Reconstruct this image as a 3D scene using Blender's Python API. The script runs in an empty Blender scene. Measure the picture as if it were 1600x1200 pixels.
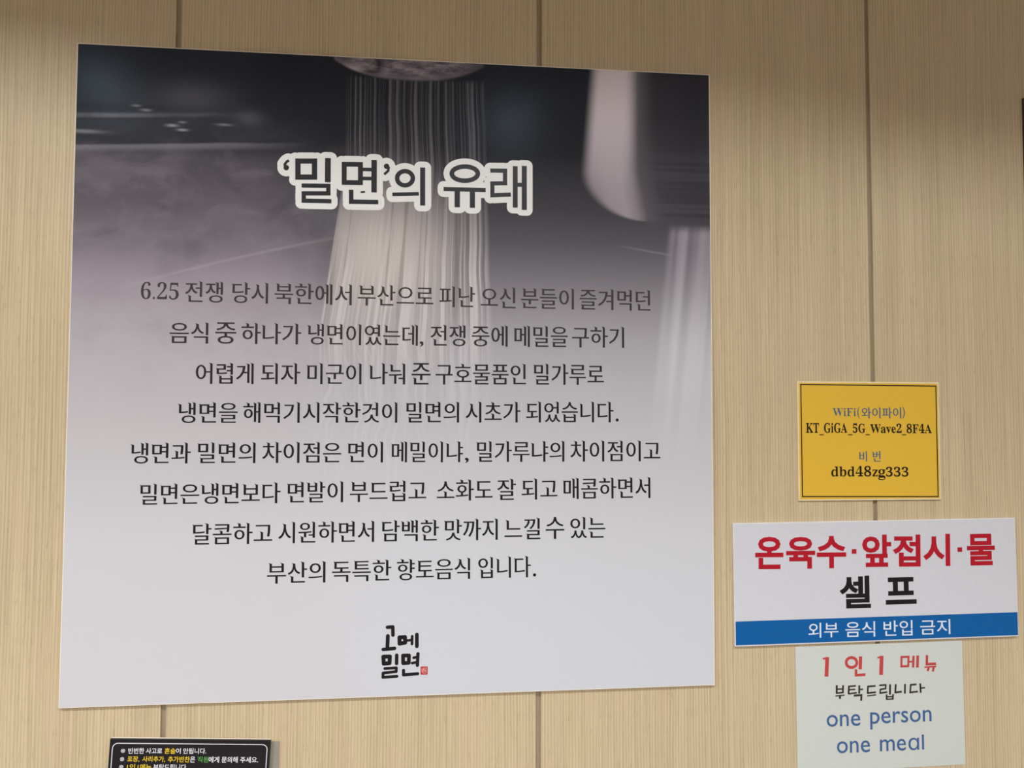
import bpy, math
import numpy as np
from mathutils import Vector, Matrix

# ------------------------------------------------------------------ camera, world, lamps, exposure
C = bpy.context.scene.collection
SC = bpy.context.scene
CAM = Vector((0.0, -1.1956, 1.55))
YAW, PITCH, ROLL, FPX = math.radians(5.530), math.radians(2.354), math.radians(0.154), 1110.0
_f = Vector((math.sin(YAW)*math.cos(PITCH), math.cos(YAW)*math.cos(PITCH), math.sin(PITCH)))
_r = Vector((math.cos(YAW), -math.sin(YAW), 0)); _u = _r.cross(_f)
_r, _u = math.cos(ROLL)*_r + math.sin(ROLL)*_u, -math.sin(ROLL)*_r + math.cos(ROLL)*_u
cam = bpy.data.objects.new('camera', bpy.data.cameras.new('camera'))
C.objects.link(cam)
cam.matrix_world = Matrix((( _r.x,_u.x,-_f.x,CAM.x),(_r.y,_u.y,-_f.y,CAM.y),(_r.z,_u.z,-_f.z,CAM.z),(0,0,0,1)))
cam.data.sensor_width = 36; cam.data.lens = FPX/1600*36; cam.data.clip_start = 0.02
SC.camera = cam

W = bpy.data.worlds.new('room_light'); SC.world = W; W.use_nodes = True
W.node_tree.nodes['Background'].inputs[0].default_value = (1.0, 0.94, 0.88, 1)
W.node_tree.nodes['Background'].inputs[1].default_value = 0.30
SC.view_settings.view_transform = 'Standard'; SC.view_settings.look = 'None'
SC.view_settings.gamma = 1; SC.view_settings.use_curve_mapping = False
SC.view_settings.exposure = 0.0

CEIL = 2.62
LAMPS = [(-1.07, -1.13, 20), (0.23, -1.27, 17), (-2.37, -1.2, 12), (1.6, -1.3, 12),
         (-1.6, -2.9, 36), (-0.2, -2.9, 40), (1.2, -2.9, 30)]
for i, (x, y, p) in enumerate(LAMPS):
    ld = bpy.data.lights.new('lamp_light', 'AREA'); ld.shape = 'DISK'; ld.size = 0.04
    ld.energy = p; ld.color = (0.93, 0.97, 1.0); ld.spread = math.radians(180)
    lo = bpy.data.objects.new('lamp_light', ld); lo.location = (x, y, CEIL-0.0215); C.objects.link(lo)

def at(px, py, Y=0.0):
    """point of the plane y=Y seen at a place of the photograph (calibration of the wall)"""
    d = _f*FPX + _r*(px-800) + _u*(600-py)
    t = (Y-CAM.y)/d.y
    return CAM + d*t

# ------------------------------------------------------------------ helpers
def s2l(c):
    return tuple((v/255/12.92 if v/255 <= .04045 else ((v/255+.055)/1.055)**2.4) for v in c)

def meshobj(name, verts, faces, mat, parent=None, loc=None, smooth=False):
    m = bpy.data.meshes.new(name); m.from_pydata([tuple(v) for v in verts], [], faces); m.update()
    o = bpy.data.objects.new(name, m); C.objects.link(o)
    if mat: m.materials.append(mat)
    if parent: o.parent = parent
    if loc is not None: o.location = loc
    return o

def box(x0, x1, y0, y1, z0, z1):
    v = [(x0,y0,z0),(x1,y0,z0),(x1,y1,z0),(x0,y1,z0),(x0,y0,z1),(x1,y0,z1),(x1,y1,z1),(x0,y1,z1)]
    f = [(0,3,2,1),(4,5,6,7),(0,1,5,4),(1,2,6,5),(2,3,7,6),(3,0,4,7)]
    return v, f

def empty(name, loc, label, cat, rot=0, group=None):
    o = bpy.data.objects.new(name, None); C.objects.link(o); o.location = loc
    o.rotation_euler = (0, rot, 0); o.empty_display_size = .05
    o['label'] = label; o['category'] = cat
    if group: o['group'] = group
    return o

def bevel(o, w=.0006):
    b = o.modifiers.new('b', 'BEVEL'); b.width = w; b.segments = 2; b.limit_method = 'ANGLE'
    return o

# node expressions
class G:
    def __init__(s, name, rough=.5, spec=.5):
        s.m = bpy.data.materials.new(name); s.m.use_nodes = True
        s.t = s.m.node_tree; s.n = s.t.nodes; s.b = s.n['Principled BSDF']
        s.b.inputs['Roughness'].default_value = rough
        s.b.inputs['Specular IOR Level'].default_value = spec
    def link(s, v, sock):
        if isinstance(v, E): s.t.links.new(v.s, sock)
        else: sock.default_value = v
    def math(s, op, a, b=0, c=None, clamp=False):
        n = s.n.new('ShaderNodeMath'); n.operation = op; n.use_clamp = clamp
        s.link(a, n.inputs[0]); s.link(b, n.inputs[1])
        if c is not None: s.link(c, n.inputs[2])
        return E(s, n.outputs[0])
    def coords(s):
        n = s.n.new('ShaderNodeTexCoord'); q = s.n.new('ShaderNodeSeparateXYZ')
        s.t.links.new(n.outputs['Object'], q.inputs[0])
        return E(s, q.outputs[0]), E(s, q.outputs[1]), E(s, q.outputs[2])
    def vec(s, x, y, z):
        n = s.n.new('ShaderNodeCombineXYZ')
        for a, i in zip((x, y, z), n.inputs): s.link(a, i)
        return E(s, n.outputs[0])
    def noise(s, v, scale=1, detail=2, rough=.5, dist=0):
        n = s.n.new('ShaderNodeTexNoise'); s.link(v, n.inputs['Vector'])
        n.inputs['Scale'].default_value = scale; n.inputs['Detail'].default_value = detail
        n.inputs['Roughness'].default_value = rough; n.inputs['Distortion'].default_value = dist
        return E(s, n.outputs['Fac'])
    def step(s, x, a, b, lo=0., hi=1.):
        n = s.n.new('ShaderNodeMapRange'); n.interpolation_type = 'SMOOTHSTEP'
        s.link(x, n.inputs[0])
        s.link(a, n.inputs[1]); s.link(b, n.inputs[2]); s.link(lo, n.inputs[3]); s.link(hi, n.inputs[4])
        return E(s, n.outputs[0])
    def lin(s, x, a, b, lo, hi):
        n = s.n.new('ShaderNodeMapRange'); s.link(x, n.inputs[0])
        s.link(a, n.inputs[1]); s.link(b, n.inputs[2]); s.link(lo, n.inputs[3]); s.link(hi, n.inputs[4])
        return E(s, n.outputs[0])
    def ramp(s, x, stops):
        n = s.n.new('ShaderNodeValToRGB'); s.link(x, n.inputs[0]); r = n.color_ramp
        while len(r.elements) < len(stops): r.elements.new(.5)
        for e, (p, c) in zip(r.elements, stops): e.position = p
        for i, (p, c) in enumerate(stops):
            r.elements[i].position = p; r.elements[i].color = (*s2l(c), 1)
        return E(s, n.outputs[0])
    def mix(s, f, a, b):
        n = s.n.new('ShaderNodeMix'); n.data_type = 'RGBA'
        s.link(f, n.inputs[0])
        for v, k in ((a, 6), (b, 7)):
            if isinstance(v, E): s.t.links.new(v.s, n.inputs[k])
            else: n.inputs[k].default_value = (*s2l(v), 1)
        return E(s, n.outputs[2])
    def gauss(s, u, v, cu, cv, su, sv):
        a = (u-cu)/su; b = (v-cv)/sv
        return s.math('EXPONENT', (a*a + b*b)*-1)
    def out(s, col):
        if isinstance(col, E): s.t.links.new(col.s, s.b.inputs['Base Color'])
        else: s.b.inputs['Base Color'].default_value = (*s2l(col), 1)
        return s.m
class E:
    def __init__(s, g, sock): s.g = g; s.s = sock
    def __add__(s, o): return s.g.math('ADD', s, o)
    __radd__ = __add__
    def __sub__(s, o): return s.g.math('SUBTRACT', s, o)
    def __rsub__(s, o): return s.g.math('SUBTRACT', o, s)
    def __mul__(s, o): return s.g.math('MULTIPLY', s, o)
    __rmul__ = __mul__
    def __truediv__(s, o): return s.g.math('DIVIDE', s, o)

def bump(g, h, strength, dist):
    n = g.n.new('ShaderNodeBump'); n.inputs['Strength'].default_value = strength
    n.inputs['Distance'].default_value = dist
    g.link(h, n.inputs['Height']); g.t.links.new(n.outputs[0], g.b.inputs['Normal'])

def ink(name, c, rough=.45, spec=.2):
    """printed ink: flat colour with a faint mottle of the print"""
    g = G(name, rough, spec); x, y, z = g.coords()
    f = g.noise(g.vec(x, y, z), 700, 2)
    return g.out(g.mix(f, tuple(v*.95 for v in c), tuple(min(255, v*1.05) for v in c)))

# ------------------------------------------------------------------ materials of the room
def wood(name, dark=1.0):
    g = G(name, .5, .3); x, y, z = g.coords()
    oi = g.n.new('ShaderNodeObjectInfo'); rnd = E(g, oi.outputs['Random'])
    xs = x + rnd*7.0
    wob = g.noise(g.vec(xs*3, 0, z*1.6), 1, 2)*0.010
    xw = xs + wob
    fine = g.noise(g.vec(xw*520, y*30, z*5), 1, 2, .55)
    mid = g.noise(g.vec(xw*185, y*30, z*1.8), 1, 3, .6)
    wide = g.noise(g.vec(xw*22, 0, z*.6), 1, 2)
    per = g.math('SINE', xw*1240 + mid*9)*.5 + .5
    pore = g.step(g.noise(g.vec(xw*620, y*30, z*34), 1, 2, .5), .58, .70)
    sp = g.noise(g.vec(xs*900, y*100, z*330), 1, 1)
    hue = g.noise(g.vec(xs*16+9, 0, z*5), 1, 1)
    t = g.step(fine*.38 + mid*.32 + wide*.17 + per*.13, .30, .66)
    k = dark
    c = g.mix(t, tuple(v*k for v in (182, 160, 127)), tuple(v*k for v in (213, 192, 157)))
    c = g.mix(pore*.36, c, tuple(v*k for v in (150, 125, 95)))
    c = g.mix(g.step(sp, .56, .72)*.22, c, tuple(v*k for v in (226, 208, 176)))
    c = g.mix(g.step(hue, .48, .75)*.26, c, tuple(v*k for v in (206, 178, 152)))
    bump(g, fine*.6 + pore*-.6, .25, .0004)
    return g.out(c)
M_wood = wood('wood_veneer'); M_groove = wood('groove_wood', .80)
def plain(name, c, rough=.6, spec=.3, sc=40, amt=.06):
    g = G(name, rough, spec); x, y, z = g.coords()
    f = g.noise(g.vec(x, y, z), sc, 4)
    return g.out(g.mix(f, tuple(v*(1-amt) for v in c), tuple(min(255, v*(1+amt)) for v in c)))
M_ceil = plain('ceiling_paint', (226, 222, 214), .9)
M_floor = plain('floor_tile', (150, 138, 124), .4, .5, 6, .12)
M_board = plain('foam_board', (236, 226, 210), .55)
M_cream = plain('cream_board', (234, 214, 170), .55)
M_trim = plain('lamp_trim', (235, 235, 235), .4)

# ------------------------------------------------------------------ setting
G2, PITCHX, GW = 0.1614, 0.6, 0.0085
X0, X1 = G2-PITCHX*4, G2+PITCHX*4
v, f = box(X0, X1, .0042, .06, 0, CEIL)
wall = meshobj('wall_back', v, f, M_groove); wall['kind'] = 'structure'
for k in range(8):
    a = X0 + k*PITCHX + GW/2; b = a + PITCHX - GW
    v, f = box(-(b-a)/2, (b-a)/2, 0, .0042, 0, CEIL)
    p = bevel(meshobj('panel', v, f, M_wood, wall, ((a+b)/2, 0, 0)), .0005)
v, f = box(X0, X1, -3.6, .06, -.06, 0)
o = meshobj('floor', v, f, M_floor); o['kind'] = 'structure'
v, f = box(X0, X1, -3.6, .06, CEIL, CEIL+.06)
o = meshobj('ceiling', v, f, M_ceil); o['kind'] = 'structure'

# ceiling lamps (above the frame)
gl = G('lamp_lens', .3); gl.b.inputs['Emission Color'].default_value = (.93, .97, 1, 1)
gl.b.inputs['Emission Strength'].default_value = 6; M_lens = gl.out((240, 240, 240))
def ring(r0, r1, z0, z1, n=32):
    v = []; f = []
    for i in range(n):
        a = 2*math.pi*i/n; c, s = math.cos(a), math.sin(a)
        v += [(r0*c, r0*s, z0), (r1*c, r1*s, z0), (r1*c, r1*s, z1), (r0*c, r0*s, z1)]
    for i in range(n):
        j = (i+1) % n
        for q in range(4):
            f.append((4*i+q, 4*i+(q+1) % 4, 4*j+(q+1) % 4, 4*j+q))
    return v, f
WHERE = ['near the wall, above the left side of the large poster', 'near the wall, above the right side of the large poster',
         'near the wall, farthest to the left', 'near the wall, to the right of the small signs',
         'away from the wall, leftmost of the back three', 'away from the wall, middle of the back three',
         'away from the wall, rightmost of the back three']
for i, (x, y, p) in enumerate(LAMPS):
    L = empty('ceiling_lamp', (x, y, CEIL), 'round white ceiling lamp ' + WHERE[i], 'lamp', 0, 'round lamps in the ceiling')
    v, f = ring(.09, .115, -.0575, 0); meshobj('trim_ring', v, f, M_trim, L)
    v = [(.09*math.cos(2*math.pi*k/32), .09*math.sin(2*math.pi*k/32), -.02) for k in range(32)]
    v += [(a, b, -.001) for a, b, c in v]
    f = [tuple(range(31, -1, -1)), tuple(range(32, 64))] + [(k, (k+1) % 32, 32+(k+1) % 32, 32+k) for k in range(32)]
    meshobj('lens', v, f, M_lens, L)

# ------------------------------------------------------------------ lettering
GLYPHS = {}
def load_glyphs(texts, res=3):
    """closed outlines of every word in Blender's own font, one word to a line, unit size"""
    texts = sorted(set(texts)); STEP = 3.0
    cu = bpy.data.curves.new('w', 'FONT'); cu.body = '\n'.join(texts); cu.resolution_u = res
    cu.space_line = STEP
    ob = bpy.data.objects.new('w', cu); C.objects.link(ob)
    bpy.context.view_layer.update()
    cc = ob.to_curve(bpy.context.evaluated_depsgraph_get())
    for t in texts: GLYPHS[t] = []
    for s in cc.splines:
        bp = s.bezier_points; n = len(bp); pl = []
        for i in range(n):
            a, b = bp[i], bp[(i+1) % n]
            p0, p1, p2, p3 = Vector(a.co[:2]), Vector(a.handle_right[:2]), Vector(b.handle_left[:2]), Vector(b.co[:2])
            ch = p3-p0; dev = 0
            if ch.length > 1e-6:
                nn = Vector((-ch.y, ch.x)).normalized()
                dev = max(abs((p1-p0).dot(nn)), abs((p2-p0).dot(nn)))
            k = 1 if dev < .003 else res
            for j in range(k):
                t = j/k; u = 1-t
                pl.append(p0*u**3 + p1*3*u*u*t + p2*3*u*t*t + p3*t**3)
        q = []
        for p in pl:
            if not q or (p-q[-1]).length > 1e-4: q.append(p)
        if len(q) > 2 and (q[0]-q[-1]).length < 1e-4: q.pop()
        if len(q) < 3: continue
        cy = sum(p.y for p in q)/len(q)
        k = int(round(-(cy-.35)/STEP))
        GLYPHS[texts[k]].append([p + Vector((0, STEP*k)) for p in q])
    ob.to_curve_clear(); bpy.data.objects.remove(ob); bpy.data.curves.remove(cu)

def area(p): return sum(p[i].x*p[(i+1) % len(p)].y - p[(i+1) % len(p)].x*p[i].y for i in range(len(p)))/2

def orient(polys):
    """outer outlines counter-clockwise, holes clockwise"""
    def inside(pt, poly):
        c = False
        for i in range(len(poly)):
            a, b = poly[i], poly[i-1]
            if (a.y > pt.y) != (b.y > pt.y) and pt.x < (b.x-a.x)*(pt.y-a.y)/(b.y-a.y)+a.x: c = not c
        return c
    out = []
    for i, p in enumerate(polys):
        d = sum(inside(p[0], q) for j, q in enumerate(polys) if j != i)
        if (area(p) > 0) != (d % 2 == 0): p = p[::-1]
        out.append(p)
    return out

def miters(p):
    n = len(p); m = []
    for i in range(n):
        e1 = (p[i]-p[i-1]).normalized(); e2 = (p[(i+1) % n]-p[i]).normalized()
        n1 = Vector((e1.y, -e1.x)); n2 = Vector((e2.y, -e2.x))
        d = 1+n1.dot(n2)
        v = (n1+n2)/d if d > .25 else (n1+n2)*2
        m.append(v)
    return m

def serifs(p):
    """brush-like heads on the tops of stems, a tick on rings (book type)"""
    if area(p) < 0: return p
    n = len(p); out = []
    h = max(q.y for q in p)-min(q.y for q in p); w = max(q.x for q in p)-min(q.x for q in p)
    longest = max((p[(i+1) % n]-p[i]).length for i in range(n))
    if n > 10 and longest < .09 and h > .12:          # a ring
        k = max(range(n), key=lambda i: p[i].y)
        return [q + Vector((-.012, .035)) if i == k else q for i, q in enumerate(p)]
    skip = set(); rep = {}
    for i in range(n):
        a, b = p[i], p[(i+1) % n]; pa, nb = p[i-1], p[(i+2) % n]
        e = b-a
        if e.x < -.03 and e.x > -.13 and abs(e.y) < .02:
            d1 = a-pa; d2 = nb-b
            if d1.y > .07 and abs(d1.x) < .25*d1.y and d2.y < -.05 and abs(d2.x) < -.25*d2.y:
                rep[i] = [a + Vector((0, -.02))]
                rep[(i+1) % n] = [b + Vector((-.05, .028)), b + Vector((-.035, -.005)), b + Vector((0, -.045))]
        elif e.x < -.13 and abs(e.y) < .02:
            d2 = nb-b
            if d2.y < -.12 and abs(d2.x) < -.2*d2.y:
                rep[(i+1) % n] = [b + Vector((0.02, 0)), b + Vector((-.035, .03)), b + Vector((0, -.04))]
    for i in range(n): out += rep.get(i, [p[i]])
    return out

from mathutils.geometry import delaunay_2d_cdt
def ccw(p): return p if area(p) > 0 else p[::-1]
def cdt(faces, odd):
    """triangles covering the union of the faces (odd=True: even-odd rule)"""
    S = 1000.0
    v = []; e = []; fs = []
    for p in faces:
        if abs(area(p))*S*S < 1e-7: continue
        b = len(v); n = len(p); v += [q*S for q in p]; e += [(b+i, b+(i+1) % n) for i in range(n)]
        fs.append([(q.x*S, q.y*S) for q in p])
    V, _, F, _, _, _ = delaunay_2d_cdt(v, e, [], 0, 1e-5, False)
    cen = np.array([[(V[a].x+V[b].x+V[c].x)/3, (V[a].y+V[b].y+V[c].y)/3] for a, b, c in F])
    cnt = np.zeros(len(F), int)
    for p in fs:
        ys = [q[1] for q in p]; xs = [q[0] for q in p]
        idx = np.nonzero((cen[:, 1] > min(ys)) & (cen[:, 1] < max(ys)) & (cen[:, 0] > min(xs)) & (cen[:, 0] < max(xs)))[0]
        if not len(idx): continue
        X = cen[idx, 0]; Y = cen[idx, 1]; ins = np.zeros(len(idx), bool)
        for i in range(len(p)):
            (ax, ay), (bx, by) = p[i], p[i-1]
            if ay == by: continue
            ins ^= ((ay > Y) != (by > Y)) & (X < (bx-ax)*(Y-ay)/(by-ay)+ax)
        cnt[idx] += ins
    keep = [tuple(t) for t, c in zip(F, cnt) if (c % 2 == 1 if odd else c > 0)]
    return [q/S for q in V], keep

class Ink:
    """collects flat printed shapes on one face, in metres: x right, z up, h above the face"""
    def __init__(s, org, rot=0, Y=0.0):
        s.o = org; s.r = rot; s.Y = Y; s.fc = []; s.q = []
        s.c, s.s_ = math.cos(rot), math.sin(rot)
    def loc(s, w):
        """world point -> local x,z of the sign (which is turned by rot about y)"""
        dx, dz = w.x-s.o.x, w.z-s.o.z
        return Vector((s.c*dx - s.s_*dz, s.s_*dx + s.c*dz))
    def P(s, px, py): return s.loc(at(px, py, s.Y))
    def add(s, pts, faces):
        s.fc += [[pts[i] for i in q] for q in faces]
    def stroke(s, pts, w, closed=False, cap='butt', grow=0.0, miter=True):
        """a band of width w along points (already local)"""
        r = w/2+grow
        q = [pts[0]]
        for p in pts[1:]:
            if (p-q[-1]).length > 1e-6: q.append(p)
        pts = q; n = len(pts)
        segs = n if closed else n-1
        nor = []
        for i in range(n):
            a = pts[i-1] if (i > 0 or closed) else None; b = pts[(i+1) % n] if (i < n-1 or closed) else None
            n1 = n2 = None
            if a is not None: e = (pts[i]-a).normalized(); n1 = Vector((-e.y, e.x))
            if b is not None: e = (b-pts[i]).normalized(); n2 = Vector((-e.y, e.x))
            if n1 is None: n1 = n2
            if n2 is None: n2 = n1
            d = max(.35, 1+n1.dot(n2)); nor.append((n1+n2)/d)
        v = []
        for i in range(n): v += [pts[i]+nor[i]*r, pts[i]-nor[i]*r]
        fc = [(2*i, 2*i+1, 2*((i+1) % n)+1, 2*((i+1) % n)) for i in range(segs)]
        if grow > 0 or cap == 'round':
            for i in range(segs):
                a, b = pts[i], pts[(i+1) % n]
                e = (b-a).normalized(); m = Vector((-e.y, e.x))*r
                s.add([a+m, a-m, b-m, b+m], [(0, 1, 2, 3)])
        else: s.add(v, fc)
        if cap == 'round':
            for p in pts: s.disc(p, r)
        elif grow > 0:
            for i in range(n):
                for c in (pts[i]+nor[i]*w/2, pts[i]-nor[i]*w/2): s.disc(c, grow)
            if not closed:
                for i, k in ((0, 1), (n-1, n-2)):
                    e = (pts[i]-pts[k]).normalized()
                    a = pts[i]+nor[i]*w/2; b = pts[i]-nor[i]*w/2
                    s.add([a-e*w, b-e*w, b+e*grow, a+e*grow], [(0, 1, 2, 3)])
    def disc(s, c, r, n=20):
        s.add([c + Vector((r*math.cos(2*math.pi*i/n), r*math.sin(2*math.pi*i/n))) for i in range(n)], [tuple(range(n))])
    def word(s, text, bl, br, top, style='sans', bold=0., cap=None):
        """text with its left foot at photo place bl, right foot at br, tallest point `top` px above.
        the box of the glyphs is fitted to these"""
        s.q.append((text, bl, br, top, style, bold, cap))
    def lay(s, text, bl, br, top, style, bold, cap):
        """triangles of one word"""
        polys = orient(GLYPHS[text])
        if style == 'serif': polys = [serifs(p) for p in polys]
        if style == 'serif' or style == 'thin':
            rx, ry = (.013, -.003) if style == 'serif' else (bold if isinstance(bold, tuple) else (bold, bold))
            polys = [[q + Vector((m.x*rx, m.y*ry)) for q, m in zip(p, miters(p))] for p in polys]
        x0 = min(q.x for p in polys for q in p); x1 = max(q.x for p in polys for q in p)
        y0 = min(q.y for p in polys for q in p); y1 = max(q.y for p in polys for q in p)
        if cap: y0, y1 = cap
        A, B = s.P(*bl), s.P(*br); T = s.P(bl[0], bl[1]-top)
        ex = B-A; ey = (T-A); ey = Vector((-ex.y, ex.x)).normalized()*abs(ey.y)
        if style == 'thin': bold = 0
        bx = bold
        x0 -= bx; x1 += bx
        if not cap: y0 -= bx; y1 += bx
        def tr(p): return A + ex*((p.x-x0)/(x1-x0)) + ey*((p.y-y0)/(y1-y0))
        tp = [[tr(q) for q in p] for p in polys]
        v, f = cdt(tp, True)
        if bold > 0:
            faces = [[v[i] for i in t] for t in f]
            for p, t in zip(polys, tp):
                m = miters(p); n = len(p)
                o = [tr(q + mm*bold) for q, mm in zip(p, m)]
                for i in range(n):
                    j = (i+1) % n
                    faces += [[t[i], t[j], o[j]], [t[i], o[j], o[i]]]
            v, f = cdt(faces, False)
        return v, f
    def build(s, name, mat, parent, front, label=None):
        """front = local y of the face; the ink lies 0.15 mm above it"""
        QUEUE.append((s, name, mat, parent, front, label))
    def finish(s, name, mat, parent, front, label):
        v = []; f = []
        if s.fc: v, f = cdt(s.fc, False)
        for q in s.q:
            a, b = s.lay(*q); n = len(v)
            v = v + a; f = f + [tuple(n+i for i in t) for t in b]
        o = meshobj(name, [(p.x, front-.00015, p.y) for p in v], [t[::1] for t in f], mat, parent)
        if label: o['label'] = label

QUEUE = []
def tl(lst, X, Y, S): return [(X+a/S, Y+b/S) for a, b in lst]

# ================================================================== LARGE POSTER
TH = .005
KK = (1.1956-TH-.0004)/1.1956
INS = .0015
PX0, PX1, PZ0, PZ1 = -0.5956*KK-.001, 0.4648*KK+.001, 1.55-.4630*KK-.001, 1.55+.5995*KK+.001
org = Vector(((PX0+PX1)/2, 0, PZ0))
poster = empty('poster', org + Vector((0, -.0004, 0)), 'large square poster of noodles pressed into steam with eight lines of black writing', 'poster')
v, f = box(PX0-org.x, PX1-org.x, -TH, 0, 0, PZ1-PZ0)
bevel(meshobj('board', v, f, M_board, poster), .0004)
HW, HH = (PX1-PX0)/2-INS, PZ1-PZ0
gx, gz = 24, 24

def poster_material():
    g = G('printed_noodle_photo', .22, .012)
    g.b.inputs['Specular Tint'].default_value = (.6, .82, 1, 1)
    x, y, z = g.coords()
    u = (x + (HW+INS))*1000; v = (HH - z)*1000             # mm from the poster's top left corner
    I = Ink(org, 0, -TH-.0004)
    def L(px, py):
        q = I.P(px, py); return ((q.x+HW+INS)*1000, (HH-q.y)*1000)
    def V(py, px=600): return L(px, py)[1]/1060
    vn = v/1060
    def rs(lst, px): return [(min(1, max(0, V(py, px))), c) for py, c in lst]
    left = g.ramp(vn, rs([(72,(46,48,56)),(150,(44,46,53)),(195,(56,57,63)),(222,(54,54,59)),(250,(82,77,83)),(320,(100,93,99)),
        (390,(130,121,129)),(440,(161,151,159)),(520,(183,175,180)),(600,(194,187,191)),(700,(201,196,199)),(850,(208,205,208)),(1090,(206,203,207))], 250))
    right = g.ramp(vn, rs([(95,(40,42,49)),(240,(42,42,46)),(330,(73,71,76)),(380,(93,89,95)),(430,(122,117,123)),(480,(150,145,151)),
        (530,(172,167,172)),(600,(190,186,191)),(700,(202,199,203)),(850,(208,207,211)),(1080,(206,206,212))], 850))
    P2 = g.vec(u*.001, v*.001, 0)
    n1 = g.noise(P2, 5, 5, .55, .6)
    n2 = g.noise(g.vec(u*.001, v*.0016, 3), 11, 5, .6, .3)
    edge = g.step(u + (n1-.5)*260 + (v-250)*-.15, 260, 430)
    col = g.mix(edge, left, right)
    # dark sky above the smoke on the left
    smoke = g.step(n2 + (n1-.5)*.7, .40, .68)*g.step(v, 110, 230)*g.step(v, 620, 380)*g.step(u, 620, 260)
    col = g.mix(smoke*.34, col, (150, 140, 148))
    blot = g.step(g.noise(P2, 9, 4, .55, .4), .52, .72)*g.step(v, 170, 230)*g.step(v, 420, 260)*g.step(u, 520, 250)
    col = g.mix(blot*.5, col, (50, 49, 54))
    # rim lines of the pan on the left
    uu, vv = L(120, 180)
    a = g.math('ABSOLUTE', v - (vv-(u*.045)) + (n1-.5)*4)
    col = g.mix(g.step(a, 6, 1)*g.step(u, 300, 40)*g.step(n2, .25, .6, .3, 1.)*.42, col, (150, 148, 156))
    uu, vv = L(120, 166)
    a = g.math('ABSOLUTE', v - (vv-(u*.03)) + (n1-.5)*4)
    col = g.mix(g.step(a, 10, 1)*g.step(u, 300, 120)*.40, col, (26, 27, 31))
    uu, vv = L(120, 229)
    a = v - (vv - u*.05 - (n1-.5)*6)
    col = g.mix(g.step(a, 12, 0)*g.step(a, -5, -1)*g.step(u, 400, 180)*.4, col, (158, 152, 160))
    # glints
    for px, py, sx, sy, k in ((213,165,7,2,.3),(228,172,8,2,.4),(269,196,9,2.4,.55),(285,203,8,2,.6),(285,191,6,1.8,.35),(350,195,12,2,.35),(390,185,22,12,.10),(300,152,60,26,.10),(130,205,30,3,.35)):
        cu, cv = L(px, py)
        col = g.mix(g.gauss(u, v, cu, cv, sx, sy)*k, col, (196, 190, 196))
    # faint sweeping rim lower left, and on the right
    c0, c1 = L(230, 428), L(520, 372)
    a = g.math('ABSOLUTE', v - c0[1] + (u-c0[0])*((c0[1]-c1[1])/(c1[0]-c0[0])) - g.math('POWER', (u-380)/200, 2)*6)
    col = g.mix(g.step(a, 4, .5)*g.step(u, 40, 200)*g.step(u, 480, 320)*.13, col, (215, 208, 212))
    c0, c1 = L(960, 383), L(1060, 401)
    a = g.math('ABSOLUTE', v - c0[1] - (u-c0[0])*((c1[1]-c0[1])/(c1[0]-c0[0])))
    col = g.mix(g.step(a, 3, .5)*g.step(u, c0[0]-10, c0[0]+50)*g.step(u, c1[0]+15, c1[0]-5)*.16, col, (190, 182, 190))
    # ---- blurred second press on the right
    a0 = L(926, 112); a1 = L(911, 290); a2 = L(986, 345); a3 = L(1108, 350)
    lft = g.lin(v, a0[1], a1[1], a0[0], a1[0])
    w_ = g.lin(v, a1[1]-32, a2[1]+1, 0., 1.)
    rnd = (1 - g.math('SQRT', g.math('MAXIMUM', 1 - w_*w_, 0.)))*(a2[0]-a1[0]+30)
    ed = u - lft - rnd
    body = g.step(ed, -9, 16)*g.step(v, a2[1]+14, a2[1]-8)
    t = g.lin(u, L(925, 200)[0], L(1108, 200)[0], 0., 1.)
    t = t - g.step(v, 160, 290)*.09
    ridge = g.math('SINE', v*.56 + n1*3)*.12 + g.noise(g.vec(u*.0015, v*.058, 7), 1, 1)
    cyl = g.ramp(t, [(0, (150,139,147)), (.10, (166,155,162)), (.22, (170,159,166)), (.30, (150,141,148)), (.39, (98,93,99)), (.54, (72,69,75)), (.85, (62,60,66)), (1, (66,63,69))])
    cyl = g.mix(g.step(t, .4, .52)*g.step(ridge, .42, .62)*g.step(v, 90, 190)*.26, cyl, (100, 94, 101))
    cyl = g.mix(g.step(v, 250, 50)*g.step(t, .40, .26), cyl, (226, 213, 220))
    cyl = g.mix(g.step(t, .38, .55)*g.step(v, 190, 60)*.6, cyl, (46, 46, 54))
    tp = g.gauss(u, v, L(965, 125)[0], L(965, 125)[1], 24, 60)
    cyl = g.mix(tp*.4, cyl, (236, 220, 226))
    col = g.mix(body*.92, col, cyl)
    # noodles falling from it
    b0 = L(1045, 355); b1 = L(1012, 720)
    lf = g.lin(v, b0[1], b1[1], b0[0], b1[0])
    sn = g.noise(g.vec((u-lf)*.042, v*.0006, 4), 1, 1, .5)
    m = g.step(u-lf, -4, 10)*g.step(v, b0[1]-8, b0[1]+14)*g.step(v, 720, 420)
    tt = g.step(v, 300, 560)
    low = g.mix(tt, (122, 116, 124), (204, 201, 206)); hi = g.mix(tt, (168, 160, 168), (222, 219, 223))
    col = g.mix(m*.85, col, g.mix(g.step(sn, .34, .62), low, hi))
    # ---- the noodle curtain in the middle
    t0, t1, t2 = L(541, 120), L(541, 260), L(498, 520)
    r0, r1 = L(757, 120), L(768, 520)
    le = g.lin(v, t1[1], t2[1], t0[0], t2[0])
    re = g.lin(v, r0[1], r1[1], r0[0], r1[0])
    s = (u-le)/(re-le)
    wig = g.noise(g.vec(u*.006, v*.007, 1), 1, 1)*.045
    st1 = g.noise(g.vec((s+wig)*37, v*.0007, 2), 1, 0)
    st2 = g.noise(g.vec((s+wig)*95, v*.0012, 5), 1, 1)
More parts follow.
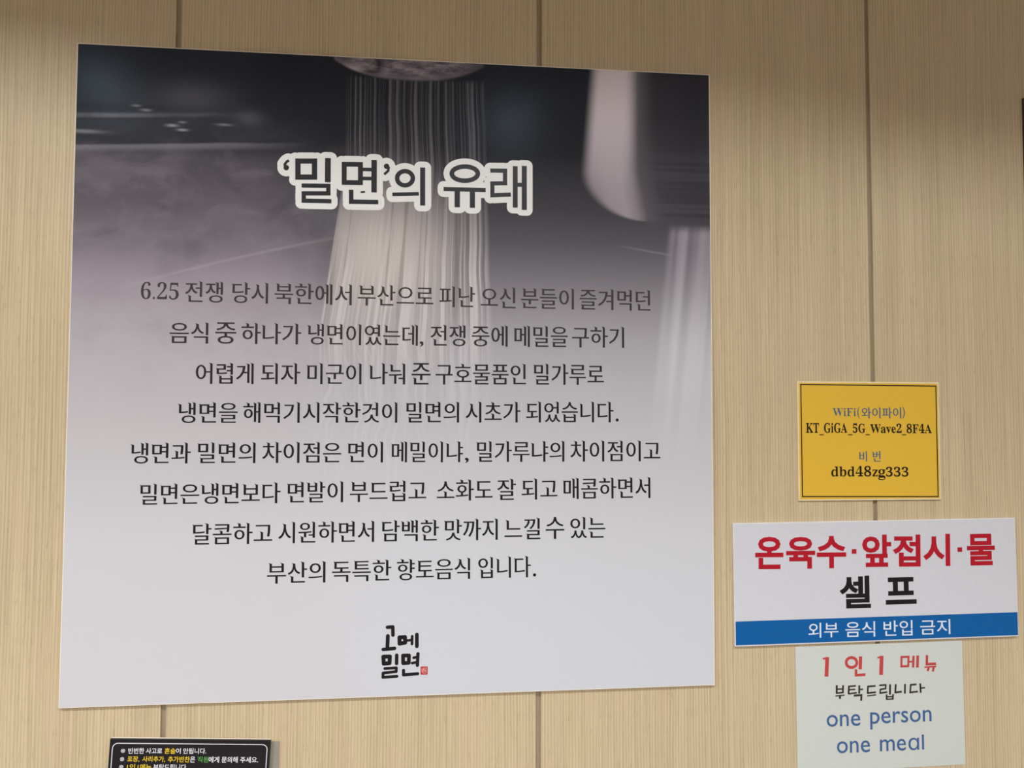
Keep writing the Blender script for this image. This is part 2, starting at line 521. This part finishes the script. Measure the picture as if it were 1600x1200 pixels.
    st3 = g.noise(g.vec((s-wig)*30, v*.0015, 8), 1, 1)
    inm = g.step(s, -.004, .012)*g.step(s, 1.02, .93)*g.step(v, t0[1]-6, t0[1]+4)
    # haze behind the curtain
    glow = g.gauss(u, v, L(600, 395)[0], L(600, 395)[1], 95, 95)
    col = g.mix(inm*g.step(v, 170, 330)*g.step(v, 640, 420)*.34*g.step(s, 1.05, .5, .35, 1.), col, (186, 178, 178))
    col = g.mix(inm*glow*.65, col, (228, 215, 205))
    lin = g.step(st1, .50, .66)
    fin = g.step(st2, .46, .70)
    sc = g.ramp(vn, [(V(110), (112,108,114)), (V(240), (116,112,117)), (V(330), (160,152,154)), (V(430), (208,200,198)), (V(560), (218,212,213))])
    amt = g.math('MAXIMUM', lin*g.step(v, 120, 330, .62, .85), fin*g.step(v, 120, 330, .38, .62))*g.step(v, 640, 380)*inm
    col = g.mix(amt, col, sc)
    gap = g.step(st3, .52, .66)*inm*g.step(v, 560, 330)*.30*(1-lin)
    col = g.mix(gap, col, (50, 48, 52))
    # faint wavy continuation lower down
    wv = g.noise(g.vec((s+g.noise(g.vec(u*.01, v*.012, 0), 1, 1)*.18)*38, v*.003, 12), 1, 2)
    col = g.mix(g.step(wv, .5, .68)*g.step(s, -.12, .05)*g.step(s, 1.05, .8)*g.step(v, 400, 520)*g.step(v, 800, 600)*.22, col, (226, 222, 226))
    # ---- metal press head at the top
    h0 = L(640, 126); hw = L(757, 100)[0]-L(640, 100)[0]
    e = g.math('POWER', g.math('ABSOLUTE', (u-h0[0])/hw), 2.6)
    hb = h0[1] - e*30
    head = g.step(v-hb, 3, -2)*g.step(g.math('ABSOLUTE', u-h0[0]), hw+2, hw-5)
    mt = g.noise(g.vec(u*.03, v*.09, 1), 1, 4, .65)
    hc = g.mix(g.step(mt, .35, .7), (84, 78, 86), (160, 149, 158))
    hc = g.mix(g.step(v-hb, -16, -3)*.7, hc, (118, 110, 118))
    hc = g.mix(g.gauss(u, v, L(548,110)[0], L(548,110)[1], 22, 8)*.8, hc, (205, 196, 202))
    hc = g.mix(g.gauss(u, v, L(592,100)[0], L(592,100)[1], 6, 14)*.8, hc, (34, 33, 38))
    hc = g.mix(g.gauss(u, v, L(580,112)[0], L(580,112)[1], 16, 4)*.8, hc, (34, 33, 38))
    hc = g.mix(g.step(u, h0[0]+30, h0[0]+hw)*.55, hc, (54, 52, 58))
    hc = g.mix(g.step(v-hb, -4, 1)*.6, hc, (44, 42, 47))
    col = g.mix(head, col, hc)
    gr = g.noise(g.vec(u*.9, v*.9, 0), 1, 1)
    col = g.mix(g.step(gr, .55, .75)*.035, col, (255, 250, 255))
    return g.out(col)

M_poster = poster_material()
FR = -TH-.0001
vv = []; ff = []
N = 20
for j in range(N+1):
    for i in range(N+1): vv.append((-HW+2*HW*i/N, FR, INS+(HH-2*INS)*j/N))
for j in range(N):
    for i in range(N): a = j*(N+1)+i; ff.append((a, a+1, a+N+2, a+N+1))
meshobj('printed_photo', vv, ff, M_poster, poster)

M_ink = ink('black_ink', (30, 25, 28))
LINES = [
 ((472.6, 484.8), (318, 959), 33.2, [('6.25',220,279),('전쟁',288.7,348.2),('당시',361.7,418.6),('북한에서',428.7,549.5),('부산으로',559,677),('피난',686.3,742.3),('오신',751,805.6),('분들이',814.2,896.7),('즐겨먹던',905.6,1016.3)]),
 ((536.5, 543.2), (295, 930), 33.5, [('음식',264.8,325.2),('중',336,369),('하나가',377,470.4),('냉면이였는데,',479.6,661.8),('전쟁',672.5,727.4),('중에',737,793.2),('메밀을',802.7,887),('구하기',893.8,975.2)]),
 ((600, 601.3), (350, 890), 33.5, [('어렵게',305.6,396.2),('되자',407.7,469),('미군이',479,564.7),('나눠',576.2,633),('준',643,672.7),('구호물품인',680.5,822),('밀가루로',833.5,943.6)]),
 ((661, 660), (324, 890), 33, [('냉면을',277.2,371.2),('해먹기시작한것이',379.8,620.7),('밀면의',634,717.3),('시초가',727.4,813.3),('되었습니다.',822,966.6)]),
 ((724.3, 721), (250, 960), 33.3, [('냉면과',203,297.9),('밀면의',308,399),('차이점은',409.4,533),('면이',542.9,598.3),('메밀이냐,',611,732.3),('밀가루냐의',744.3,881.8),('차이점이고',891,1031.8)]),
 ((788.4, 779), (270, 950), 33.5, [('밀면은냉면보다',218,438.2),('면발이',448.3,536),('부드럽고',546.6,666),('소화도',682.5,769.6),('잘',776.8,806.4),('되고',815,870.8),('매콤하면서',879.5,1016.3)]),
 ((851, 841), (330, 920), 34, [('달콤하고',300.2,425.3),('시원하면서',434.5,584.5),('담백한',596,685.7),('맛까지',694,777.7),('느낄',788.3,844.4),('수',852.5,881.8),('있는',891,945.9)]),
 ((911.5, 902.5), (450, 810), 34, [('부산의',417.2,508.4),('독특한',518.7,611.3),('향토음식',620,734.6),('입니다.',747.2,837.5)]),
]
def num(t): return ''.join(chr(0x1D7CE+int(c)) if c.isdigit() else c for c in t)
def mathbold(t):
    r = ''
    for c in t:
        if c.isdigit(): r += chr(0x1D7CE+int(c))
        elif 'A' <= c <= 'Z': r += chr(0x1D400+ord(c)-65)
        elif 'a' <= c <= 'z': r += chr(0x1D41A+ord(c)-97)
        else: r += c
    return r
INKS = [ink('ink_grey', (62, 54, 57)), ink('ink_dark_grey', (52, 44, 47)), ink('ink_soft_black', (42, 35, 38))]
for ln, ((ya, yb), (xa, xb), h, words) in enumerate(LINES):
    I = Ink(org, 0, -TH-.0004)
    for t, a, b in words:
        ybl = lambda xx: ya + (yb-ya)*(xx-xa)/(xb-xa)
        ml, mr = ybl(a), ybl(b)
        if t == '6.25': I.word(num(t), (a, ml-3.5), (b, mr-3.5), 27, 'thin', -.009)
        elif t[-1] in ',.':
            core = t[:-1]; w = (b-a); e = 5.5 if t[-1] == '.' else 6.5
            I.word(core, (a, ml), (b-e-2.5, mr), h, 'serif')
            if t[-1] == '.': I.disc(I.P(b-2.3, mr-3.6), .0027)
            else: I.word(',', (b-e+.5, mr+1.5), (b, mr+1.5), 8.5, 'sans')
        else: I.word(t, (a, ml), (b, mr), h, 'serif')
    I.build('text_line', INKS[ln] if ln < 3 else M_ink, poster, FR)

# headline strokes, read off the photograph
TS = 3.3333
def TP(l): return tl(l, 400, 200, TS)
def ell(cx, cy, rx, ry, n=28): return [(cx+rx*math.cos(2*math.pi*i/n), cy+ry*math.sin(2*math.pi*i/n)) for i in range(n)]
HEAD = [ ([(162,208),(152,206),(150,190),(160,176),(172,169)],13,0), (ell(158,207,7,7,12),14,1),
 ([(218.5,172.5),(305,172.5),(305,256),(218.5,256)],27,1), ([(375,157),(374,283)],29,0),
 ([(238,300),(377,302),(377,341),(249,341),(249,379),(393,382)],22,0),
 ([(459.5,189),(544,190),(544,285),(459.5,284)],25,1), ([(550,216),(606,217)],19,0), ([(550,263),(606,264)],19,0),
 ([(615.5,167),(615,336)],28,0), ([(496,322),(496,384),(637,386)],23,0), ([(545,335),(568,333)],10,0),
 (ell(680,200,7,7,12),14,1), ([(682,198),(691,208),(688,224),(668,242)],13,0),
 (ell(776,262,41,37),23,1), ([(710,346),(848,343)],19,0), ([(868,206),(868,404)],26,0),
 (ell(1087.5,238,68,37),24,1), ([(977,318),(1196,324)],22,0), ([(1048,322),(1048,413)],28,0), ([(1127,324),(1127,416)],27,0),
 ([(1220,222),(1297,223),(1297,288),(1231,289),(1231,351),(1327,347)],22,0),
 ([(1350,199),(1350,415)],26,0), ([(1397,198),(1397,427)],27,0), ([(1358,296),(1390,296)],22,0) ]
PXM = .00108
I1, I2 = Ink(org, 0, -TH-.0004), Ink(org, 0, -TH-.0004)
for pts, w, cl in HEAD:
    P = [I1.P(*q) for q in TP(pts)]
    I1.stroke(P, w/TS*PXM, bool(cl), 'butt', grow=31/TS*PXM)
    I2.stroke(P, w/TS*PXM, bool(cl))
for px, py, w, h in ((262, 214, 90, 85), (502, 236, 90, 95), (776, 262, 80, 74), (1088, 238, 140, 70), (1265, 320, 60, 60)):
    a = I1.P(*TP([(px-w/2, py-h/2)])[0]); b = I1.P(*TP([(px+w/2, py+h/2)])[0])
    I1.add([a, Vector((a.x, b.y)), b, Vector((b.x, a.y))], [(0, 1, 2, 3)])
I1.build('headline_outline', ink('headline_white', (236, 234, 230), .4), poster, FR, 'rounded white outline around the headline')
I2.build('headline', ink('headline_charcoal', (42, 41, 43)), poster, FR-.0002, 'dark charcoal headline lettering')

LS = 8.8889
def LP(l): return tl(l, 540, 950, LS)
LOGO = [([(582,267),(655,262),(658,375)],45,0),([(587,388),(580,560)],48,0),([(522,575),(680,560)],44,0),
 ([(748,408),(825,403),(828,480),(750,495)],50,1),([(850,452),(915,445)],32,0),([(925,392),(922,500)],34,0),([(990,367),(990,530)],46,0),
 ([(524,676),(615,673),(610,765),(530,772)],50,1),([(710,655),(708,770)],44,0),([(545,840),(705,830),(703,882),(520,903),(518,962),(714,948)],36,0),
 ([(798,660),(880,658),(878,760),(800,765)],48,1),([(945,690),(1000,680)],34,0),([(925,765),(990,752)],34,0),([(1005,635),(997,795)],42,0),
 ([(805,865),(805,928),(1000,912)],40,0)]
I = Ink(org, 0, -TH-.0004)
for pts, w, cl in LOGO:
    I.stroke([I.P(*q) for q in LP(pts)], w*1.07/LS*PXM, bool(cl), 'round')
I.build('logo', M_ink, poster, FR, 'black brush-lettered logo')
I = Ink(org, 0, -TH-.0004)
P = [I.P(*q) for q in LP([(1050,812),(1132,810),(1140,818),(1139,918),(1130,925),(1048,926),(1040,918),(1041,820)])]
I.add(P[::-1], [tuple(range(8))])
I.build('seal', ink('seal_red', (188, 62, 62)), poster, FR, 'small red square seal')
I = Ink(org, 0, -TH-.0004)
for pts in ([(1060,840),(1062,880),(1085,905),(1115,900)],[(1078,850),(1098,845)],[(1088,828),(1075,872),(1105,878),(1100,858)],[(1112,825),(1118,850)],[(1115,860),(1120,885)]):
    I.stroke([I.P(*q) for q in LP(pts)], 6.5/LS*PXM, False, 'round')
I.build('seal_mark', ink('seal_pale', (232, 190, 186)), poster, FR-.0001)

# ================================================================== SMALL SIGNS
def corners(px, Y):
    """size, base point and turn of a rectangular sign from where its corners stand"""
    P = [at(x, y, Y) for x, y in px]                       # TL TR BR BL
    w = ((P[1]-P[0]).length + (P[2]-P[3]).length)/2; h = ((P[0]-P[3]).length + (P[1]-P[2]).length)/2
    d = (P[1]-P[0]).normalized() + (P[2]-P[3]).normalized()
    d2 = (P[0]-P[3]).normalized() + (P[1]-P[2]).normalized()
    rot = (-math.atan2(d.z, d.x) + math.atan2(d2.x, d2.z))/2      # rotation about +y, clockwise positive
    c = (P[0]+P[1]+P[2]+P[3])/4
    up = Vector((math.sin(rot), 0, math.cos(rot)))
    base = c - up*h/2; base.y = 0
    return w, h, base, rot

def quad_face(w, h, mx0, mx1, mz0, mz1, y):
    return [(-w/2+mx0, y, mz0), (w/2-mx1, y, mz0), (w/2-mx1, y, h-mz1), (-w/2+mx0, y, h-mz1)], [(0, 1, 2, 3)]

# ---- yellow wifi sign
t = .003
w, h, base, rot = corners([(1244.8,595.6),(1467.2,597.4),(1470.8,781.2),(1248.4,782.3)], -t)
sg = empty('wifi_sign', base, 'small yellow sign with a thin black border and the wireless network details', 'sign', rot)
v, f = box(-w/2, w/2, -t, 0, 0, h); bevel(meshobj('board', v, f, M_cream, sg), .0005)
v, f = quad_face(w, h, .0028, .0028, .0028, .0028, -t-.0001)
meshobj('yellow_face', v, f, ink('yellow_print', (228, 182, 60), .5), sg)
def Y_(l): return tl(l, 1220, 580, 5.4536)
I = Ink(base, rot, -t)
I.stroke([I.P(*q) for q in Y_([(170,113),(1320,127),(1340,1068),(184,1068)])], .0019, True)
I.build('border_line', M_ink, sg, -t-.0001)
M_blue = ink('blue_ink', (58, 96, 132), .5)
I = Ink(base, rot, -t)
def yw(I, t_, a, b, base_y, top_y, style='thin', bold=0., cap=None, base2=None):
    A, B = Y_([(a, base_y), (b, base_y if base2 is None else base2)])
    I.word(t_, A, B, (base_y-top_y)/5.4536, style, bold, cap)
yw(I, mathbold('WiFi'), 443, 640, 384, 314, 'thin', (-.014, .006))
yw(I, '(', 652, 674, 404, 302, 'sans'); yw(I, '와이파이', 686, 1026, 402, 306, 'serif'); yw(I, ')', 1036, 1058, 404, 302, 'sans')
I.build('text_line', M_blue, sg, -t-.0001); I = Ink(base, rot, -t)
yw(I, '비', 664, 735, 771, 680, 'serif'); yw(I, '번', 778, 851, 770, 678, 'serif')
I.build('text_line', M_blue, sg, -t-.0001)
I = Ink(base, rot, -t)
M_ink2 = ink('dark_ink', (28, 20, 14), .5)
for s_, a, b, y0, y1 in (('KT',215,326,525,442),('_',328,366,545,536),('GiGA',368,566,526,440),('_',572,610,545,536),('5G',614,720,527,444),('_',722,758,545,536),
      ('Wave2',762,1030,528,446),('_',1032,1068,545,536),('8F4A',1072,1286,529,447)):
    if s_ == '_':
        I.stroke([I.P(*q) for q in Y_([(a, 541), (b, 541)])], .0016)
    else: yw(I, mathbold(s_), a, b, y0, y1, 'thin', (-.002, .014))
I.build('text_line', M_ink2, sg, -t-.0001); I = Ink(base, rot, -t)
yw(I, mathbold('dbd48z'), 430, 826, 899, 806, 'thin', (-.008, .012))
yw(I, mathbold('g'), 830, 892, 928, 834, 'thin', (-.008, .012))
yw(I, mathbold('333'), 896, 1087, 899, 814, 'thin', (-.008, .012))
I.build('text_line', M_ink2, sg, -t-.0001)

# ---- white self-service sign with a blue band
t = .005
w, h, base, rot = corners([(1144.1,816.2),(1585.9,811.2),(1591.8,995.4),(1149.7,1009.5)], -t)
sg = empty('self_service_sign', base, 'wide white sign with red and black heavy lettering over a blue band', 'sign', rot)
v, f = box(-w/2, w/2, -t, 0, 0, h); bevel(meshobj('board', v, f, plain('white_board', (226, 222, 222), .5), sg), .0005)
FS = -t-.0001
def S_(l): return tl(l, 1130, 800, 3.4043)
v, f = quad_face(w, h, .0015, .0012, .0015, .0012, FS)
meshobj('white_face', v, f, ink('white_print', (211, 209, 215), .45), sg)
I = Ink(base, rot, -t)
zt = (I.P(*S_([(67,578)])[0]).y + I.P(*S_([(1567,537)])[0]).y)/2
v, f = [(-w/2+.0015, FS-.0001, .0024), (w/2-.0012, FS-.0001, .0024), (w/2-.0012, FS-.0001, zt), (-w/2+.0015, FS-.0001, zt)], [(0, 1, 2, 3)]
meshobj('blue_band', v, f, ink('blue_print', (12, 92, 158), .45), sg)
def sw(I, t_, a, ya, b, yb, h_, bold):
    A, B = S_([(a, ya), (b, yb)]); I.word(t_, A, B, h_/3.4043, 'sans', bold)
I = Ink(base, rot, -t)
for t_, a, ya, b, yb, h_ in (('온',170,304,320,303,172),('육',335,303,490,301,170),('수',498,300,655,298,172),('앞',740,293,895,291,172),('접',905,291,1050,290,171),('시',1066,288,1208,287,172),('물',1298,285,1447,282,168)):
    sw(I, t_, a, ya, b, yb, h_, .030)
for x, y in ((696, 210), (1258, 200)):
    I.stroke([I.P(*q) for q in S_([(x-12.5, y), (x+12.5, y-.4)])], 25/3.4043*PXM)
I.build('red_lettering', ink('red_ink', (178, 24, 42), .45), sg, FS)
I = Ink(base, rot, -t)
sw(I, '셀', 622, 514, 786, 510, 173, .027); I.build('black_letter', M_ink, sg, FS); I = Ink(base, rot, -t); sw(I, '프', 865, 493, 1029, 488, 144, .030)
I.build('black_letter', M_ink, sg, FS)
I = Ink(base, rot, -t)
for t_, a, b, y0, h_ in (('외부',453,613,669,80),('음식',650,808,665,82),('반입',853,1007,659,82),('금지',1048,1208,652,80)):
    sw(I, t_, a, y0+1, b, y0-3, h_, .004)
I.build('white_lettering', ink('white_ink', (222, 228, 238), .45), sg, FS-.0001)

# ---- off-white paper notice
t = .0008
w, h, base, rot = corners([(1241.2,1010.6),(1503.2,1001.2),(1508.8,1196.0),(1247.8,1207.0)], -t)
M_paper = plain('notice_paper', (206, 208, 201), .7, .2, 300, .02)
pn = empty('paper_notice', base, 'off-white paper notice asking for one meal per person, right below the wide white sign', 'notice', rot)
v = []; f = []
NX, NZ = 12, 10
for j in range(NZ+1):
    for i in range(NX+1):
        a, b = i/NX, j/NZ
        v.append((-w/2+w*a, -t, h*b))
for j in range(NZ+1):
    for i in range(NX+1): v.append((-w/2+w*i/NX, -.0001, h*j/NZ))
K = (NX+1)*(NZ+1)
for j in range(NZ):
    for i in range(NX):
        a = j*(NX+1)+i; f += [(a, a+1, a+NX+2, a+NX+1), (K+a, K+a+NX+1, K+a+NX+2, K+a+1)]
for i in range(NX): f += [(i, K+i, K+i+1, i+1)]; a = NZ*(NX+1)+i; f += [(a, a+1, K+a+1, K+a)]
for j in range(NZ): a = j*(NX+1); f += [(a, a+NX+1, K+a+NX+1, K+a)]; b = a+NX; f += [(b, K+b, K+b+NX+1, b+NX+1)]
meshobj('sheet', v, f, M_paper, pn)
def N_(l): return tl(l, 1220, 990, 5.1613)
RED = [([(338,203),(384,197)],14,0),([(374,189),(368,347)],33,0),(ell(570,233,43,40),24,1),([(643,184),(640,288)],29,0),([(606,288),(606,335),(682,331)],22,0),
 ([(778,195),(824,188)],14,0),([(813,179),(808,333)],33,0),([(973,189),(1030,187),(1027,262),(972,264)],18,1),([(1030,227),(1060,226)],14,0),([(1070,178),(1067,273)],21,0),([(1104,176),(1101,274)],24,0),
 ([(1178,173),(1177,246),(1252,243)],22,0),([(1158,271),(1253,265)],13,0),([(1192,274),(1184,302)],20,0),([(1232,271),(1226,306)],20,0)]
BLK = [([(451,416),(450,482)],14,0),([(502,416),(500,480)],13,0),([(451,448),(501,446)],10,0),([(444,481),(507,474)],11,0),([(440,503),(514,496)],9,0),([(478,500),(476,526)],15,0),
 ([(543,426),(606,421)],11,0),([(549,425),(546,487)],13,0),([(549,453),(600,449)],10,0),([(543,486),(612,477)],11,0),([(633,417),(632,484)],13,0),([(632,451),(663,449)],10,0),([(588,500),(650,496),(648,541)],14,0),
 ([(764,422),(703,426),(700,480),(767,472)],12,0),([(697,502),(768,494)],9,0),
 ([(794,417),(846,414),(845,443),(803,450),(801,480),(858,471)],11,0),([(881,409),(880,492)],14,0),([(853,490),(853,534)],12,0),([(905,488),(903,532)],12,0),([(853,510),(905,508)],9,0),([(853,530),(905,527)],10,0),
 ([(927,408),(923,474),(976,468)],13,0),([(1001,406),(1000,484)],13,0),([(1094,409),(1047,413),(1043,474),(1105,467)],12,0),([(1124,401),(1128,477)],13,0),([(1126,439),(1163,436)],10,0)]
M_fr = ink('faded_red_ink', (192, 70, 70), .6)
for part in (RED[:2], RED[2:5], RED[5:7], RED[7:11], RED[11:]):
    I = Ink(base, rot, -t)
    for pts, w_, cl in part: I.stroke([I.P(*q) for q in N_(pts)], w_/5.1613*PXM, bool(cl))
    I.build('red_letter', M_fr, pn, -t)
I = Ink(base, rot, -t)
for pts, w_, cl in BLK: I.stroke([I.P(*q) for q in N_(pts)], w_*1.22/5.1613*PXM, bool(cl))
I.build('black_lettering', ink('brown_black_ink', (52, 44, 42), .6), pn, -t)
I = Ink(base, rot, -t)
def nw(t_, a, ya, b, yb, h_):
    A, B = N_([(a, ya), (b, yb)]); I.word(t_, A, B, h_/5.1613, 'sans', .004)
nw('one', 370, 754, 642, 744, 98); nw('person', 722, 774, 1217, 752, 140)
M_sb = ink('slate_blue_ink', (66, 98, 146), .6); I.build('text_line', M_sb, pn, -t); I = Ink(base, rot, -t)
nw('one', 452, 967, 720, 957, 98); nw('me', 800, 951, 1010, 943, 97); nw('\u0251l', 1030, 942, 1156, 936, 124)
I.build('text_line', M_sb, pn, -t)

# ---- black board notice, standing a little off the wall
Yb = -.0085; t = .004
TLp, TRp = at(172.1, 1155, Yb), at(422.8, 1157, Yb)
w = (TRp-TLp).length; h = .20
rot = -math.atan2(TRp.z-TLp.z, TRp.x-TLp.x)
rot = rot*.5 + .5*math.radians(3.0)
mid = (TLp+TRp)/2
base = mid - Vector((math.sin(rot), 0, math.cos(rot)))*h; base.y = 0
bn = empty('black_notice_board', base, 'black board with white, yellow and green writing inside a thin white line', 'sign', rot)
v, f = box(-w/2, w/2, Yb, Yb+t, 0, h); bevel(meshobj('board', v, f, plain('black_board', (30, 26, 29), .4), bn), .0003)
v, f = box(-w/2+.0008, w/2-.0008, Yb+t, Yb+t+.0012, .001, h+.0008); meshobj('backing_sheet', v, f, M_board, bn)
for sx in (-.07, .07):
    v, f = box(sx-.015, sx+.015, Yb+t+.0012, -.0015, .06, .12); meshobj('mounting_block', v, f, M_board, bn)
cr = at(436.3, 1158.5, -.0015)
k0 = at(180, 1158.5, -.0015)
hb = .21
v, f = box(k0.x, cr.x, -.0015, 0, cr.z-hb, cr.z)
cs, sn_ = math.cos(-rot), math.sin(-rot)
v = [((x-base.x)*cs + (z-base.z)*sn_, y, -(x-base.x)*sn_ + (z-base.z)*cs) for x, y, z in v]
o = meshobj('backing_plate', v, f, plain('grey_plate', (152, 146, 133), .45), bn); o['label'] = 'upright grey backing plate showing at the right'
def B_(l): return tl(l, 150, 1140, 5.3333)
M_w = ink('board_white_ink', (232, 230, 236)); M_y = ink('board_yellow_ink', (232, 198, 52)); M_g = ink('board_green_ink', (92, 160, 78))
I = Ink(base, rot, Yb)
m = .0045; r = .008; zz = h-.0062
arc = lambda cx, cz, a0: [Vector((cx+r*math.cos(a0+k*math.pi/12), cz+r*math.sin(a0+k*math.pi/12))) for k in range(7)]
loop = arc(w/2-m-r, zz-r, 0) + arc(-w/2+m+r, zz-r, math.pi/2) + arc(-w/2+m+r, .0062+r, math.pi) + arc(w/2-m-r, .0062+r, 1.5*math.pi)
I.stroke(loop, .0012, True)
I.build('border_line', M_w, bn, Yb)
IW, IY, IG = Ink(base, rot, Yb), Ink(base, rot, Yb), Ink(base, rot, Yb)
ROWS = [(200, 48, [(IW,'※',205,243),(IW,'빈번한',268,400),(IW,'사고로',415,550),(IY,'혼술',570,662),(IW,'이',664,705),(IW,'안됩니다.',725,918)]),
 (270, 50, [(IW,'※',198,235),(IY,'포장,',260,360),(IY,'사리추가,',385,575),(IY,'추가반찬',598,780),(IW,'은',782,825),(IG,'직원',845,935),(IW,'에게',937,1025),(IW,'문의해',1045,1180),(IW,'주세요.',1200,1350)]),
 (336, 50, [(IW,'※',190,228),(IY,'1인',256,325),(IY,'1메뉴',345,460),(IW,'부탁드립니다',476,750)])]
for yb_, hh, ws in ROWS:
    for J, t_, a, b in ws:
        sl = lambda x: yb_ + (x-250)*.006 if yb_ > 210 else yb_ + (x-250)*.004
        hx = hh*.72 if t_ == '※' else hh
        A, B = B_([(a, sl(a)-(6 if t_ == '※' else 0)), (b, sl(b)-(6 if t_ == '※' else 0))])
        J.word(t_, A, B, hx/5.3333, 'sans', .014 if t_ != '※' else 0)
IW.build('white_lettering', M_w, bn, Yb); IY.build('yellow_lettering', M_y, bn, Yb); IG.build('green_lettering', M_g, bn, Yb)

# ---- board at the right edge of the picture
Yr = -.004
q = at(1599.2, 153, Yr)
bw, bh = .42, .60
base = Vector((q.x+bw/2, 0, q.z-bh))
fb = empty('framed_board', base, 'dark-framed board with a lilac grey face at the right edge of the photo', 'sign')
fw = .0026
v = []; f = []
for (a, b, c, d) in ((-bw/2, -bw/2+fw, 0, bh), (bw/2-fw, bw/2, 0, bh), (-bw/2+fw, bw/2-fw, 0, fw), (-bw/2+fw, bw/2-fw, bh-fw, bh)):
    vv, ff = box(a, b, Yr, 0, c, d); n = len(v); v += vv; f += [tuple(n+i for i in q_) for q_ in ff]
meshobj('frame', v, f, plain('dark_frame', (66, 52, 46), .5), fb)
v, f = box(-bw/2+fw, bw/2-fw, Yr+.001, 0, fw, bh-fw); meshobj('panel_face', v, f, plain('lilac_face', (176, 168, 180), .5), fb)

load_glyphs([q[0] for J in QUEUE for q in J[0].q])
for J, *rest in QUEUE: J.finish(*rest)
